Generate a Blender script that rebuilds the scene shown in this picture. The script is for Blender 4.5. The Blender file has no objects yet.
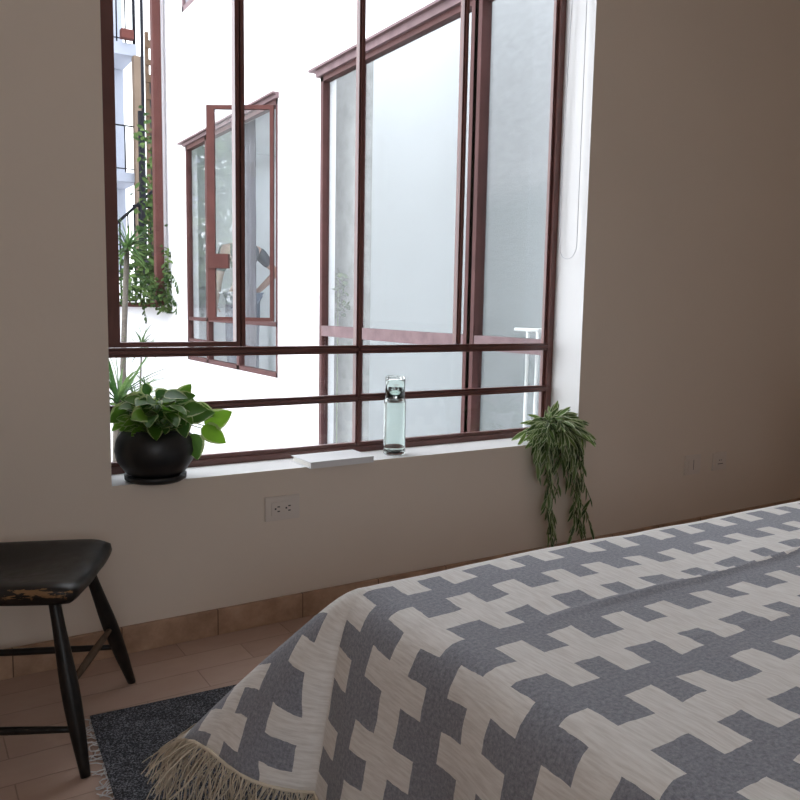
import bpy, bmesh, math, random
from mathutils import Vector, Matrix, noise
C = bpy.context.scene.collection
SC = bpy.context.scene
PI = math.pi
rnd = random.Random(7)

# ------------------------------------------------------------------ camera
CAM = bpy.data.cameras.new('camera'); cam = bpy.data.objects.new('camera', CAM); C.objects.link(cam)
CAM.sensor_width = 36; CAM.sensor_fit = 'HORIZONTAL'; CAM.lens = 36 * 799 / 800
CAM.clip_start = 0.02
yaw, pit, rol = 0.5617, 0.1157, 0.01805
F_ = Vector((math.sin(yaw) * math.cos(pit), math.cos(yaw) * math.cos(pit), -math.sin(pit)))
R_ = Vector((math.cos(yaw), -math.sin(yaw), 0)); U_ = R_.cross(F_)
c_, s_ = math.cos(rol), math.sin(rol)
R2 = R_ * c_ + U_ * s_; U2 = -R_ * s_ + U_ * c_
M = Matrix((R2, U2, -F_)).transposed().to_4x4(); M.translation = Vector((0, -2.5, 1.1))
cam.matrix_world = M
SC.camera = cam

# ------------------------------------------------------------------ world, exposure
W = bpy.data.worlds.new('overcast_sky'); SC.world = W; W.use_nodes = True
bg = W.node_tree.nodes['Background']; bg.inputs[0].default_value = (0.93, 0.965, 1.0, 1); bg.inputs[1].default_value = 1.0
SC.view_settings.view_transform = 'Standard'; SC.view_settings.look = 'None'
SC.view_settings.gamma = 1; SC.view_settings.use_curve_mapping = False
SC.view_settings.exposure = 2.31
# overcast sky, brighter towards the hazy sun high on the left
_nt = W.node_tree; _tc = _nt.nodes.new('ShaderNodeTexCoord'); _dp = _nt.nodes.new('ShaderNodeVectorMath'); _dp.operation = 'DOT_PRODUCT'
_nt.links.new(_tc.outputs['Generated'], _dp.inputs[0]); _dp.inputs[1].default_value = Vector((-.74, .30, .60)).normalized()
_m1 = _nt.nodes.new('ShaderNodeMath'); _m1.operation = 'MAXIMUM'; _nt.links.new(_dp.outputs['Value'], _m1.inputs[0]); _m1.inputs[1].default_value = 0
_m2 = _nt.nodes.new('ShaderNodeMath'); _m2.operation = 'POWER'; _nt.links.new(_m1.outputs[0], _m2.inputs[0]); _m2.inputs[1].default_value = 2.5
_m3 = _nt.nodes.new('ShaderNodeMath'); _m3.operation = 'MULTIPLY_ADD'; _nt.links.new(_m2.outputs[0], _m3.inputs[0]); _m3.inputs[1].default_value = .4; _m3.inputs[2].default_value = .85
_nt.links.new(_m3.outputs[0], bg.inputs[1])
SC.cycles.use_denoising = True
SC.cycles.max_bounces = 14; SC.cycles.diffuse_bounces = 8; SC.cycles.transparent_max_bounces = 24; SC.cycles.transmission_bounces = 12
SC.cycles.sample_clamp_indirect = 6

def portal(loc, rot, sx, sy):
    l = bpy.data.lights.new('portal', 'AREA'); l.shape = 'RECTANGLE'; l.size = sx; l.size_y = sy
    l.cycles.is_portal = True
    o = bpy.data.objects.new('portal', l); C.objects.link(o); o.location = loc; o.rotation_euler = rot

# ------------------------------------------------------------------ node helpers
def newmat(name):
    m = bpy.data.materials.new(name); m.use_nodes = True
    nt = m.node_tree; b = nt.nodes['Principled BSDF']
    return m, nt, b
def N(nt, t, **k):
    n = nt.nodes.new(t)
    for a, v in k.items(): setattr(n, a, v)
    return n
def L(nt, a, b): nt.links.new(a, b)
def math_(nt, op, a, b=None, c=None):
    n = N(nt, 'ShaderNodeMath', operation=op)
    for i, v in enumerate((a, b, c)):
        if v is None: continue
        if isinstance(v, (int, float)): n.inputs[i].default_value = v
        else: L(nt, v, n.inputs[i])
    return n.outputs[0]
def mixc(nt, f, a, b):
    n = N(nt, 'ShaderNodeMix', data_type='RGBA')
    for s, v in ((n.inputs[0], f), (n.inputs[6], a), (n.inputs[7], b)):
        if isinstance(v, (int, float)): s.default_value = v
        elif isinstance(v, tuple): s.default_value = (*v, 1) if len(v) == 3 else v
        else: L(nt, v, s)
    return n.outputs[2]
def ncoord(nt, scale=(1, 1, 1), kind='Object'):
    tc = N(nt, 'ShaderNodeTexCoord'); mp = N(nt, 'ShaderNodeMapping')
    L(nt, tc.outputs[kind], mp.inputs[0]); mp.inputs['Scale'].default_value = scale
    return mp.outputs[0]
def noise_(nt, vec, scale, detail=3, rough=.55):
    n = N(nt, 'ShaderNodeTexNoise'); L(nt, vec, n.inputs['Vector']); n.inputs['Scale'].default_value = scale
    n.inputs['Detail'].default_value = detail; n.inputs['Roughness'].default_value = rough
    return n.outputs[0]
def ramp(nt, v, stops):
    n = N(nt, 'ShaderNodeValToRGB'); L(nt, v, n.inputs[0]); e = n.color_ramp.elements
    while len(e) < len(stops): e.new(0.5)
    for i, (p, c) in enumerate(stops): e[i].position = p; e[i].color = (*c, 1)
    return n.outputs[0]
def bump(nt, b, h, strength=.3, dist=.01):
    n = N(nt, 'ShaderNodeBump'); L(nt, h, n.inputs['Height']); n.inputs['Strength'].default_value = strength
    n.inputs['Distance'].default_value = dist; L(nt, n.outputs[0], b.inputs['Normal'])
def plain(name, col, rough=.6, var=.0, vscale=8, bmp=0, bscale=60, metallic=0, stretch=(1, 1, 1), bdist=.003):
    m, nt, b = newmat(name); b.inputs['Roughness'].default_value = rough; b.inputs['Metallic'].default_value = metallic
    v = ncoord(nt, stretch)
    if var:
        n = noise_(nt, v, vscale)
        lo = tuple(max(0, c * (1 - var)) for c in col); hi = tuple(min(1, c * (1 + var)) for c in col)
        L(nt, ramp(nt, n, [(.3, lo), (.7, hi)]), b.inputs['Base Color'])
    else: b.inputs['Base Color'].default_value = (*col, 1)
    if bmp: bump(nt, b, noise_(nt, v, bscale), bmp, bdist)
    return m

MAT = {}
MAT['wall'] = plain('wall_paint_shaded', (.72, .63, .54), .75, .02, 1.3, .25, 14, bdist=.004)  # same paint as the reveal; shade and warm tone put into the colour
MAT['ceiling'] = plain('ceiling_paint', (.80, .76, .70), .8)
MAT['white_paint'] = plain('wall_paint_lit', (.80, .795, .79), .6, .015, 4, .12, 20)  # lighter, lit copy of the wall colour for reveal and sill
MAT['facade'] = plain('white_stucco', (.87, .87, .89), .85, .02, 1.2, .3, 40)
MAT['steel'] = plain('maroon_painted_steel', (.14, .056, .047), .28, .12, 9)
MAT['old_steel'] = plain('faded_maroon_steel', (.085, .038, .036), .45, .15, 5)
MAT['post'] = plain('terracotta_painted_post', (.080, .031, .027), .6, .15, 6)
MAT['ledge'] = plain('weathered_ledge', (.17, .115, .12), .55, .2, 10)
MAT['plate'] = plain('switch_plastic', (.68, .61, .55), .4)
MAT['slot'] = plain('dark_slot', (.03, .03, .03), .5)
MAT['black_pot'] = plain('matte_black_ceramic', (.010, .010, .011), .42, .2, 20)
MAT['soil'] = plain('dark_soil', (.03, .02, .014), .9, .4, 60, 1, 90)
MAT['white_pot'] = plain('white_glazed_ceramic', (.8, .8, .78), .3)
MAT['stem'] = plain('green_stem', (.13, .2, .05), .6)
MAT['trunk'] = plain('grey_bark', (.12, .105, .09), .85, .25, 25, .5, 60)
MAT['iron'] = plain('dark_iron', (.006, .007, .011), .5)
MAT['cord'] = plain('white_cord', (.62, .62, .64), .5)
MAT['balcony'] = plain('pale_balcony_render', (.30, .32, .38), .8, .04, 2)
MAT['beige'] = plain('beige_render', (.17, .125, .095), .85, .12, 3)
MAT['timber'] = plain('weathered_timber', (.10, .066, .044), .8, .25, 12)
MAT['brick'] = plain('brick_red_clay', (.10, .035, .03), .8, .15, 12)
MAT['paper'] = plain('book_paper', (.8, .78, .73), .8, .08, 1, stretch=(1, 1, 400))
MAT['book'] = plain('white_book_cover', (.74, .74, .75), .45, .05, 6)
MAT['room_wall'] = plain('cool_grey_plaster', (.64, .66, .67), .8, .03, 2)
MAT['curtain'] = plain('grey_violet_curtain', (.24, .23, .26), .9, .05, 5)
MAT['skin'] = plain('skin', (.34, .21, .165), .5)
MAT['shirt'] = plain('dark_shirt', (.035, .045, .06), .9)
MAT['trousers'] = plain('blue_grey_trousers', (.08, .1, .14), .9)
MAT['hair'] = plain('dark_hair', (.02, .015, .012), .6)
MAT['mattress'] = plain('mattress_ticking', (.75, .74, .7), .9)
MAT['bed_wood'] = plain('dark_bed_wood', (.1, .055, .03), .5, .3, 8, stretch=(1, 8, 8))
MAT['tile_side'] = MAT['beige']

for k in ('old_steel', 'ledge', 'post', 'iron', 'timber', 'beige', 'trunk', 'brick', 'curtain', 'balcony'): MAT[k].node_tree.nodes['Principled BSDF'].inputs['Specular IOR Level'].default_value = .08
def m_chair():
    m, nt, b = newmat('worn_black_paint'); v = ncoord(nt)
    n1 = noise_(nt, ncoord(nt, (6, 6, 30)), 3, 5, .7)
    at = N(nt, 'ShaderNodeAttribute', attribute_name='wear')
    w = math_(nt, 'GREATER_THAN', math_(nt, 'ADD', math_(nt, 'MULTIPLY', n1, 1.0), math_(nt, 'MULTIPLY', at.outputs[2], .42)), .93)
    n2 = noise_(nt, v, 30)
    base = ramp(nt, n2, [(.3, (.006, .0055, .005)), (.75, (.02, .016, .014))])
    L(nt, mixc(nt, w, base, (.23, .13, .06)), b.inputs['Base Color'])
    L(nt, math_(nt, 'MULTIPLY_ADD', n2, .35, .22), b.inputs['Roughness']); bump(nt, b, n2, .2, .002); b.inputs['Specular IOR Level'].default_value = .32
    return m
MAT['chair'] = m_chair()

def m_floor():
    m, nt, b = newmat('terracotta_floor_tiles'); v = ncoord(nt)
    br = N(nt, 'ShaderNodeTexBrick'); L(nt, v, br.inputs['Vector']); br.offset = .5
    for k, x in (('Scale', 1), ('Mortar Size', .0022), ('Mortar Smooth', .6), ('Brick Width', .36), ('Row Height', .118), ('Bias', 0)): br.inputs[k].default_value = x
    br.inputs['Color1'].default_value = (.36, .235, .18, 1); br.inputs['Color2'].default_value = (.44, .30, .24, 1); br.inputs['Mortar'].default_value = (.22, .14, .10, 1)
    n = noise_(nt, ncoord(nt, (1, 2, 1)), 7, 6, .65)
    c = mixc(nt, math_(nt, 'MULTIPLY', n, .55), br.outputs[0], (.62, .47, .39))
    L(nt, c, b.inputs['Base Color']); b.inputs['Roughness'].default_value = .55
    h = math_(nt, 'SUBTRACT', math_(nt, 'MULTIPLY', n, .35), br.outputs['Fac']); bump(nt, b, h, .5, .004)
    return m
MAT['floor'] = m_floor()
def m_base():
    m, nt, b = newmat('terracotta_baseboard_tiles'); v = ncoord(nt)
    sx = N(nt, 'ShaderNodeSeparateXYZ'); L(nt, v, sx.inputs[0])
    u = math_(nt, 'FRACT', math_(nt, 'DIVIDE', math_(nt, 'ADD', sx.outputs[0], .07), .31))
    j = math_(nt, 'LESS_THAN', u, .012)
    n = noise_(nt, v, 9, 6, .65)
    c = ramp(nt, n, [(.3, (.30, .18, .115)), (.55, (.46, .30, .20)), (.75, (.56, .39, .28))])
    L(nt, mixc(nt, j, c, (.14, .08, .05)), b.inputs['Base Color']); b.inputs['Roughness'].default_value = .55
    bump(nt, b, math_(nt, 'SUBTRACT', math_(nt, 'MULTIPLY', n, .3), j), .4, .003)
    return m
MAT['base'] = m_base()

def m_spread():
    m, nt, b = newmat('interlocking_grey_cream_weave')
    uv = N(nt, 'ShaderNodeUVMap', uv_map='cloth'); s = N(nt, 'ShaderNodeSeparateXYZ'); L(nt, uv.outputs[0], s.inputs[0])
    wob = noise_(nt, uv.outputs[0], 26, 2)
    wb = math_(nt, 'ADD', math_(nt, 'MULTIPLY', math_(nt, 'SUBTRACT', wob, .5), .008), math_(nt, 'MULTIPLY', math_(nt, 'SUBTRACT', noise_(nt, uv.outputs[0], 4.5, 1), .5), .035))
    X = math_(nt, 'ADD', s.outputs[0], wb); Y = math_(nt, 'ADD', s.outputs[1], wb)
    # bands run along x; pitch .222 in y, first band centred on y = -1.29
    k0 = math_(nt, 'DIVIDE', math_(nt, 'ADD', Y, 1.290), .2205)
    k = math_(nt, 'FLOOR', math_(nt, 'ADD', k0, .5))
    v = math_(nt, 'MULTIPLY', math_(nt, 'SUBTRACT', k0, k), .2205)
    par = math_(nt, 'ABSOLUTE', math_(nt, 'MODULO', k, 2.0))       # 0 for the first band, 1 for its neighbours
    av = math_(nt, 'ABSOLUTE', v)
    core = math_(nt, 'LESS_THAN', av, .027)
    reach = math_(nt, 'LESS_THAN', av, .082)
    up = math_(nt, 'GREATER_THAN', v, 0)
    # tooth phase: upper .03 / lower .11 on even bands, upper .115 / lower .025 on odd
    ph_e = math_(nt, 'ADD', math_(nt, 'MULTIPLY', up, -.048), .10)
    ph_o = math_(nt, 'ADD', math_(nt, 'MULTIPLY', up, .053), .043)
    ph = math_(nt, 'ADD', math_(nt, 'MULTIPLY', ph_e, math_(nt, 'SUBTRACT', 1.0, par)), math_(nt, 'MULTIPLY', ph_o, par))
    P = .239
    t = math_(nt, 'DIVIDE', math_(nt, 'SUBTRACT', math_(nt, 'ADD', X, 10 * P), ph), P)
    fr = math_(nt, 'MULTIPLY', math_(nt, 'SUBTRACT', math_(nt, 'FRACT', math_(nt, 'ADD', t, .5)), .5), P)   # distance from wide tooth centre
    wide = math_(nt, 'LESS_THAN', math_(nt, 'ABSOLUTE', fr), .036)
    fr2 = math_(nt, 'SUBTRACT', P / 2, math_(nt, 'ABSOLUTE', fr))
    narrow = math_(nt, 'LESS_THAN', fr2, .027)
    tooth = math_(nt, 'MULTIPLY', math_(nt, 'MAXIMUM', wide, narrow), reach)
    g = math_(nt, 'MAXIMUM', core, tooth)
    mp = N(nt, 'ShaderNodeMapping'); L(nt, uv.outputs[0], mp.inputs[0]); mp.inputs['Scale'].default_value = (1, .1, 1)
    st = noise_(nt, mp.outputs[0], 190, 3, .6)
    mp2 = N(nt, 'ShaderNodeMapping'); L(nt, uv.outputs[0], mp2.inputs[0])
    he = noise_(nt, mp2.outputs[0], 150, 5, .8)
    cream = ramp(nt, st, [(.3, (.72, .695, .665)), (.62, (.89, .875, .855))])
    grey = ramp(nt, he, [(.36, (.17, .18, .215)), (.64, (.36, .375, .43))])
    L(nt, mixc(nt, g, cream, grey), b.inputs['Base Color']); b.inputs['Roughness'].default_value = .9
    b.inputs['Sheen Weight'].default_value = .25; b.inputs['Sheen Roughness'].default_value = .5
    bump(nt, b, math_(nt, 'ADD', st, math_(nt, 'MULTIPLY', he, .6)), .35, .002)
    return m
MAT['spread'] = m_spread()
MAT['fringe'] = plain('cream_cotton_yarn', (.72, .64, .52), .9, .1, 30)

def m_rug():
    m, nt, b = newmat('speckled_grey_rug'); v = ncoord(nt)
    n = noise_(nt, v, 230, 2, .7); n2 = noise_(nt, v, 14, 2)
    f = math_(nt, 'ADD', math_(nt, 'MULTIPLY', n, .85), math_(nt, 'MULTIPLY', n2, .15))
    L(nt, ramp(nt, f, [(.40, (.012, .013, .017)), (.52, (.06, .065, .078)), (.63, (.26, .27, .31))]), b.inputs['Base Color'])
    b.inputs['Roughness'].default_value = .95; bump(nt, b, n, .9, .006)
    return m
MAT['rug'] = m_rug()

def m_leaf(name, dark, light, edge=None, trans=.3, rough=.4, edge_at=1.02):
    m, nt, b = newmat(name); at = N(nt, 'ShaderNodeAttribute', attribute_name='tint')
    s = N(nt, 'ShaderNodeSeparateColor'); L(nt, at.outputs[0], s.inputs[0])
    c = mixc(nt, s.outputs[0], dark, light)
    n = noise_(nt, ncoord(nt), 55, 3)
    c = mixc(nt, math_(nt, 'MULTIPLY', n, .35), c, tuple(x * .5 for x in dark))
    if edge:
        e = math_(nt, 'MULTIPLY', math_(nt, 'GREATER_THAN', math_(nt, 'ADD', s.outputs[1], math_(nt, 'MULTIPLY', n, .5)), edge_at), .85)
        c = mixc(nt, e, c, edge)
    L(nt, c, b.inputs['Base Color']); b.inputs['Roughness'].default_value = rough
    tr = N(nt, 'ShaderNodeBsdfTranslucent'); L(nt, c, tr.inputs[0])
    mx = N(nt, 'ShaderNodeMixShader'); mx.inputs[0].default_value = trans
    L(nt, b.outputs[0], mx.inputs[1]); L(nt, tr.outputs[0], mx.inputs[2])
    L(nt, mx.outputs[0], nt.nodes['Material Output'].inputs[0])
    return m
MAT['pothos'] = m_leaf('pothos_leaf', (.04, .14, .018), (.22, .46, .03), (.5, .6, .26), .45)
MAT['trailing'] = m_leaf('narrow_leaf', (.04, .085, .02), (.26, .40, .10), (.60, .66, .42), .25, .4, .93)
MAT['ivy'] = m_leaf('outdoor_leaf', (.012, .036, .010), (.13, .20, .06), None, .25, .6)
MAT['tree'] = m_leaf('pale_tree_leaf', (.05, .10, .035), (.26, .36, .15), None, .3, .7)
MAT['ivy'].node_tree.nodes['Principled BSDF'].inputs['Specular IOR Level'].default_value = .1
MAT['strap'] = m_leaf('strap_leaf', (.022, .07, .020), (.14, .24, .07), None, .3, .5)

MAT['strap'].node_tree.nodes['Principled BSDF'].inputs['Specular IOR Level'].default_value = .1
def m_glass(name, tint=(.965, .972, .985), ior=1.5, k=1.0, rough=0.0):
    m = bpy.data.materials.new(name); m.use_nodes = True; nt = m.node_tree; nt.nodes.clear()
    o = N(nt, 'ShaderNodeOutputMaterial'); t = N(nt, 'ShaderNodeBsdfTransparent'); t.inputs[0].default_value = (*tint, 1)
    g = N(nt, 'ShaderNodeBsdfGlossy'); g.inputs['Roughness'].default_value = rough
    ge = N(nt, 'ShaderNodeNewGeometry'); dp = N(nt, 'ShaderNodeVectorMath', operation='DOT_PRODUCT')
    L(nt, ge.outputs['Normal'], dp.inputs[0]); L(nt, ge.outputs['Incoming'], dp.inputs[1])
    c1 = math_(nt, 'SUBTRACT', 1.0, math_(nt, 'ABSOLUTE', dp.outputs['Value']))          # the same reflectance from either side of the sheet
    f0 = ((ior - 1) / (ior + 1)) ** 2
    fr = math_(nt, 'MULTIPLY_ADD', math_(nt, 'POWER', c1, 5.0), 1 - f0, f0)
    mx = N(nt, 'ShaderNodeMixShader'); L(nt, math_(nt, 'MULTIPLY', fr, k), mx.inputs[0])
    L(nt, t.outputs[0], mx.inputs[1]); L(nt, g.outputs[0], mx.inputs[2]); L(nt, mx.outputs[0], o.inputs[0])
    return m
MAT['glass'] = m_glass('clear_window_glass', k=.8)
MAT['glass_out'] = m_glass('greenish_window_glass', (.95, .962, .962), 1.5, .75)
def m_bottle():
    m, nt, b = newmat('recycled_green_glass'); b.inputs['Base Color'].default_value = (.92, .98, .95, 1)
    b.inputs['Transmission Weight'].default_value = 1; b.inputs['Roughness'].default_value = .0; b.inputs['IOR'].default_value = 1.45
    return m
MAT['bottle'] = m_bottle()
def m_pane_reflection():  # pane reflection painted on the wall as a soft light and grey split
    m, nt, b = newmat('painted_reflection_plaster'); v = ncoord(nt); s = N(nt, 'ShaderNodeSeparateXYZ'); L(nt, v, s.inputs[0])
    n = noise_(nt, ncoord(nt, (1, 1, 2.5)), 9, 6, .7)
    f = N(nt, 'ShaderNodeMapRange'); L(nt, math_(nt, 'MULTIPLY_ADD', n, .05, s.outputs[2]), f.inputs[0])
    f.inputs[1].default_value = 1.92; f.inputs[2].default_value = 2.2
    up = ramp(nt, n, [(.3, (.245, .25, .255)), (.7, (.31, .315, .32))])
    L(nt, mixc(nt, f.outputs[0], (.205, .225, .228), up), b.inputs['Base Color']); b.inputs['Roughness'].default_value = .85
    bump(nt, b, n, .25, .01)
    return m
MAT['pane_reflection'] = m_pane_reflection()
def m_mottle():
    m, nt, b = newmat('mottled_concrete'); v = ncoord(nt)
    n = noise_(nt, v, 6, 8, .7)
    L(nt, ramp(nt, n, [(.3, (.17, .17, .16)), (.5, (.25, .25, .24)), (.72, (.34, .345, .34))]), b.inputs['Base Color'])
    b.inputs['Roughness'].default_value = .9; bump(nt, b, n, .4, .01)
    return m
MAT['concrete'] = m_mottle()

# ------------------------------------------------------------------ mesh helpers
def BM(): return bmesh.new()
def bx(bm, lo, hi):
    x0, y0, z0 = lo; x1, y1, z1 = hi
    v = [bm.verts.new(p) for p in ((x0,y0,z0),(x1,y0,z0),(x1,y1,z0),(x0,y1,z0),(x0,y0,z1),(x1,y0,z1),(x1,y1,z1),(x0,y1,z1))]
    fs = [bm.faces.new([v[i] for i in q]) for q in ((0,3,2,1),(4,5,6,7),(0,1,5,4),(1,2,6,5),(2,3,7,6),(3,0,4,7))]
    return v, fs
def bbox(lo, hi, bev=0):
    bm = BM(); bx(bm, lo, hi)
    if bev: bmesh.ops.bevel(bm, geom=bm.edges[:], offset=bev, segments=2, profile=.6, affect='EDGES')
    return bm
def frame_of(d):
    d = d.normalized(); a = Vector((0, 0, 1)) if abs(d.z) < .9 else Vector((1, 0, 0))
    n = d.cross(a).normalized(); return n, d.cross(n).normalized()
def tube(bm, pts, r, seg=8, caps=True):
    pts = [Vector(p) for p in pts]; rs = r if isinstance(r, (list, tuple)) else [r] * len(pts)
    rings = []; n, b = frame_of(pts[1] - pts[0])
    for i, p in enumerate(pts):
        d = (pts[min(i + 1, len(pts) - 1)] - pts[max(i - 1, 0)]).normalized()
        n = (n - d * n.dot(d)).normalized(); b = d.cross(n)
        rings.append([bm.verts.new(p + (n * math.cos(2 * PI * k / seg) + b * math.sin(2 * PI * k / seg)) * rs[i]) for k in range(seg)])
    for a, c in zip(rings, rings[1:]):
        for k in range(seg):
            f = bm.faces.new((a[k], a[(k + 1) % seg], c[(k + 1) % seg], c[k])); f.smooth = True
    if caps: bm.faces.new(rings[0][::-1]); bm.faces.new(rings[-1])
def lathe(bm, prof, c=(0, 0, 0), seg=40, close=False):
    c = Vector(c); rings = []
    for r, z in prof:
        if r < 1e-5: rings.append([bm.verts.new(c + Vector((0, 0, z)))])
        else: rings.append([bm.verts.new(c + Vector((r * math.cos(2 * PI * k / seg), r * math.sin(2 * PI * k / seg), z))) for k in range(seg)])
    prs = list(zip(rings, rings[1:])) + ([(rings[-1], rings[0])] if close else [])
    for a, b in prs:
        for k in range(seg):
            k2 = (k + 1) % seg
            vs = []
            for q in ((a[k % len(a)]), (a[k2 % len(a)]), (b[k2 % len(b)]), (b[k % len(b)])):
                if q not in vs: vs.append(q)
            if len(vs) > 2: f = bm.faces.new(vs); f.smooth = True
    bmesh.ops.recalc_face_normals(bm, faces=bm.faces[:])
def obj(name, bm, mat, parent=None, loc=None):
    me = bpy.data.meshes.new(name); bm.to_mesh(me); bm.free()
    o = bpy.data.objects.new(name, me); C.objects.link(o); me.materials.append(MAT[mat] if isinstance(mat, str) else mat)
    if parent: o.parent = parent
    if loc: o.location = loc
    return o
def tag(o, label, cat, group=None, kind=None):
    o['label'] = label; o['category'] = cat
    if group: o['group'] = group
    if kind: o['kind'] = kind
    return o
def thing(name, label, cat, loc=(0, 0, 0), rz=0, group=None):
    o = bpy.data.objects.new(name, None); C.objects.link(o); o.location = loc; o.rotation_euler = (0, 0, rz)
    o.empty_display_size = .05
    return tag(o, label, cat, group)
def struct(name, bm, mat, parent=None):
    o = obj(name, bm, mat, parent)
    if not parent: o['kind'] = 'structure'
    return o
def slab(lo, hi, axis, holes):
    """solid box with rectangular through-holes; axis 0 = thin along x, 1 = thin along y; holes (a0,a1,z0,z1)"""
    a = 1 - axis
    A = sorted({lo[a], hi[a], *[h[0] for h in holes], *[h[1] for h in holes]})
    Z = sorted({lo[2], hi[2], *[h[2] for h in holes], *[h[3] for h in holes]})
    na, nz = len(A) - 1, len(Z) - 1
    def solid(i, j):
        if i < 0 or j < 0 or i >= na or j >= nz: return False
        ca, cz = (A[i] + A[i+1]) / 2, (Z[j] + Z[j+1]) / 2
        return not any(h[0] < ca < h[1] and h[2] < cz < h[3] for h in holes)
    bm = BM(); vd = {}
    def V(p, q, t):
        co = [0, 0, q]; co[a] = p; co[axis] = t; k = tuple(round(c, 5) for c in co)
        if k not in vd: vd[k] = bm.verts.new(co)
        return vd[k]
    t0, t1 = lo[axis], hi[axis]
    for i in range(na):
        for j in range(nz):
            if not solid(i, j): continue
            p0, p1, q0, q1 = A[i], A[i+1], Z[j], Z[j+1]
            for t in (t0, t1): bm.faces.new((V(p0,q0,t), V(p1,q0,t), V(p1,q1,t), V(p0,q1,t)))
            if not solid(i-1, j): bm.faces.new((V(p0,q0,t0), V(p0,q0,t1), V(p0,q1,t1), V(p0,q1,t0)))
            if not solid(i+1, j): bm.faces.new((V(p1,q0,t0), V(p1,q0,t1), V(p1,q1,t1), V(p1,q1,t0)))
            if not solid(i, j-1): bm.faces.new((V(p0,q0,t0), V(p1,q0,t0), V(p1,q0,t1), V(p0,q0,t1)))
            if not solid(i, j+1): bm.faces.new((V(p0,q1,t0), V(p1,q1,t0), V(p1,q1,t1), V(p0,q1,t1)))
    bmesh.ops.recalc_face_normals(bm, faces=bm.faces[:])
    return bm

# ------------------------------------------------------------------ room shell
RX0, RX1, RY0, RZ1 = -1.3, 4.5, -4.6, 2.9
WX0, WX1, WZ0, WZ1 = .535, 2.490, .538, 2.78
struct('floor', bbox((RX0 - .2, RY0 - .2, -.2), (RX1 + .2, .22, 0)), 'floor')
struct('ceiling', bbox((RX0 - .2, RY0 - .2, RZ1), (RX1 + .2, .22, RZ1 + .2)), 'ceiling')
wf = struct('wall_front', slab((RX0 - .2, 0, 0), (RX1 + .2, .22, RZ1), 1, [(WX0, WX1, WZ0, WZ1)]), 'wall')
wf.data.materials.append(MAT['white_paint']); wf.data.materials.append(MAT['facade'])
for p in wf.data.polygons:                                   # reveal and sill carry the lit copy of the wall's paint
    c = p.center
    if WX0 - .01 < c.x < WX1 + .01 and WZ0 - .01 < c.z < WZ1 + .01 and 0.01 < c.y < .215: p.material_index = 1
    elif c.y > .215: p.material_index = 2                     # the street face is stuccoed like the court
BWX0, BWX1, BWZ0, BWZ1 = -1.15, .5, 1.0, 2.4
struct('wall_back', slab((RX0 - .2, RY0 - .2, 0), (RX1 + .2, RY0, RZ1), 1, [(BWX0, BWX1, BWZ0, BWZ1)]), 'wall')
struct('wall_left', bbox((RX0 - .2, RY0, 0), (RX0, 0, RZ1)), 'wall')
struct('wall_right', bbox((RX1, RY0, 0), (RX1 + .2, 0, RZ1)), 'wall')
struct('baseboard_front', bbox((RX0, -.016, 0), (RX1, 0, .087), .002), 'base')
struct('baseboard_left', bbox((RX0, RY0, 0), (RX0 + .016, -.016, .087)), 'base')
struct('baseboard_right', bbox((RX1 - .016, RY0, 0), (RX1, -.016, .087)), 'base')
struct('baseboard_back', bbox((RX0 + .016, RY0, 0), (RX1 - .016, RY0 + .016, .087)), 'base')
w2 = bpy.data.objects.new('window_added_fill', None); C.objects.link(w2); w2['kind'] = 'structure'; w2.location = ((BWX0 + BWX1) / 2, RY0 - .1, BWZ0)  # unseen window added behind the camera as a second daylight source
def wpart(name, bm, mat, root):
    o = obj(name, bm, mat, root); o.matrix_parent_inverse = Matrix.Translation(-root.location); return o
f = BM()
for lo, hi in (((BWX0, -.03, BWZ0), (BWX0 + .05, .03, BWZ1)), ((BWX1 - .05, -.03, BWZ0), (BWX1, .03, BWZ1)), ((BWX0, -.03, BWZ0), (BWX1, .03, BWZ0 + .05)), ((BWX0, -.03, BWZ1 - .05), (BWX1, .03, BWZ1)), ((-.345, -.03, BWZ0), (-.305, .03, BWZ1))):
    bx(f, (lo[0], lo[1] + RY0 - .1, lo[2]), (hi[0], hi[1] + RY0 - .1, hi[2]))
wpart('frame', f, 'steel', w2)
wpart('pane', bbox((BWX0 + .04, RY0 - .104, BWZ0 + .04), (BWX1 - .04, RY0 - .098, BWZ1 - .04)), 'glass', w2)
portal(((BWX0 + BWX1) / 2, RY0 - .21, (BWZ0 + BWZ1) / 2), (PI / 2, 0, 0), BWX1 - BWX0, BWZ1 - BWZ0)
portal(((WX0 + WX1) / 2, .215, (WZ0 + WZ1) / 2), (-PI / 2, 0, 0), WX1 - WX0, WZ1 - WZ0)

# ------------------------------------------------------------------ the steel window
w1 = bpy.data.objects.new('window_1', None); C.objects.link(w1); w1['kind'] = 'structure'; w1.location = ((WX0 + WX1) / 2, .19, WZ0)
FY0, FY1, GY = .172, .206, .190
def bar_v(x, z0, z1, w=.036, y0=FY0, y1=FY1):
    """vertical steel section: a body, a proud glazing rib towards the room and two beads"""
    bm = BM()
    bx(bm, (x - w / 2, y0 + .014, z0), (x + w / 2, y1, z1))
    bx(bm, (x - w * .2, y0, z0), (x + w * .2, y0 + .016, z1))
    for s in (-1, 1): bx(bm, (x + s * w * .42 - .003, y0 + .007, z0), (x + s * w * .42 + .003, y0 + .016, z1))
    return bm
def bar_h(z, x0, x1, w=.034, y0=FY0, y1=FY1):
    bm = BM()
    bx(bm, (x0, y0 + .014, z - w / 2), (x1, y1, z + w / 2))
    bx(bm, (x0, y0, z - w * .2), (x1, y0 + .016, z + w * .2))
    for s in (-1, 1): bx(bm, (x0, y0 + .007, z + s * w * .42 - .003), (x1, y0 + .016, z + s * w * .42 + .003))
    return bm
ZT, ZB = .936, .749          # transom and the glazing bar below it
MX = (1.026, 1.496, 1.966)   # mullions
f = BM()
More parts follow.
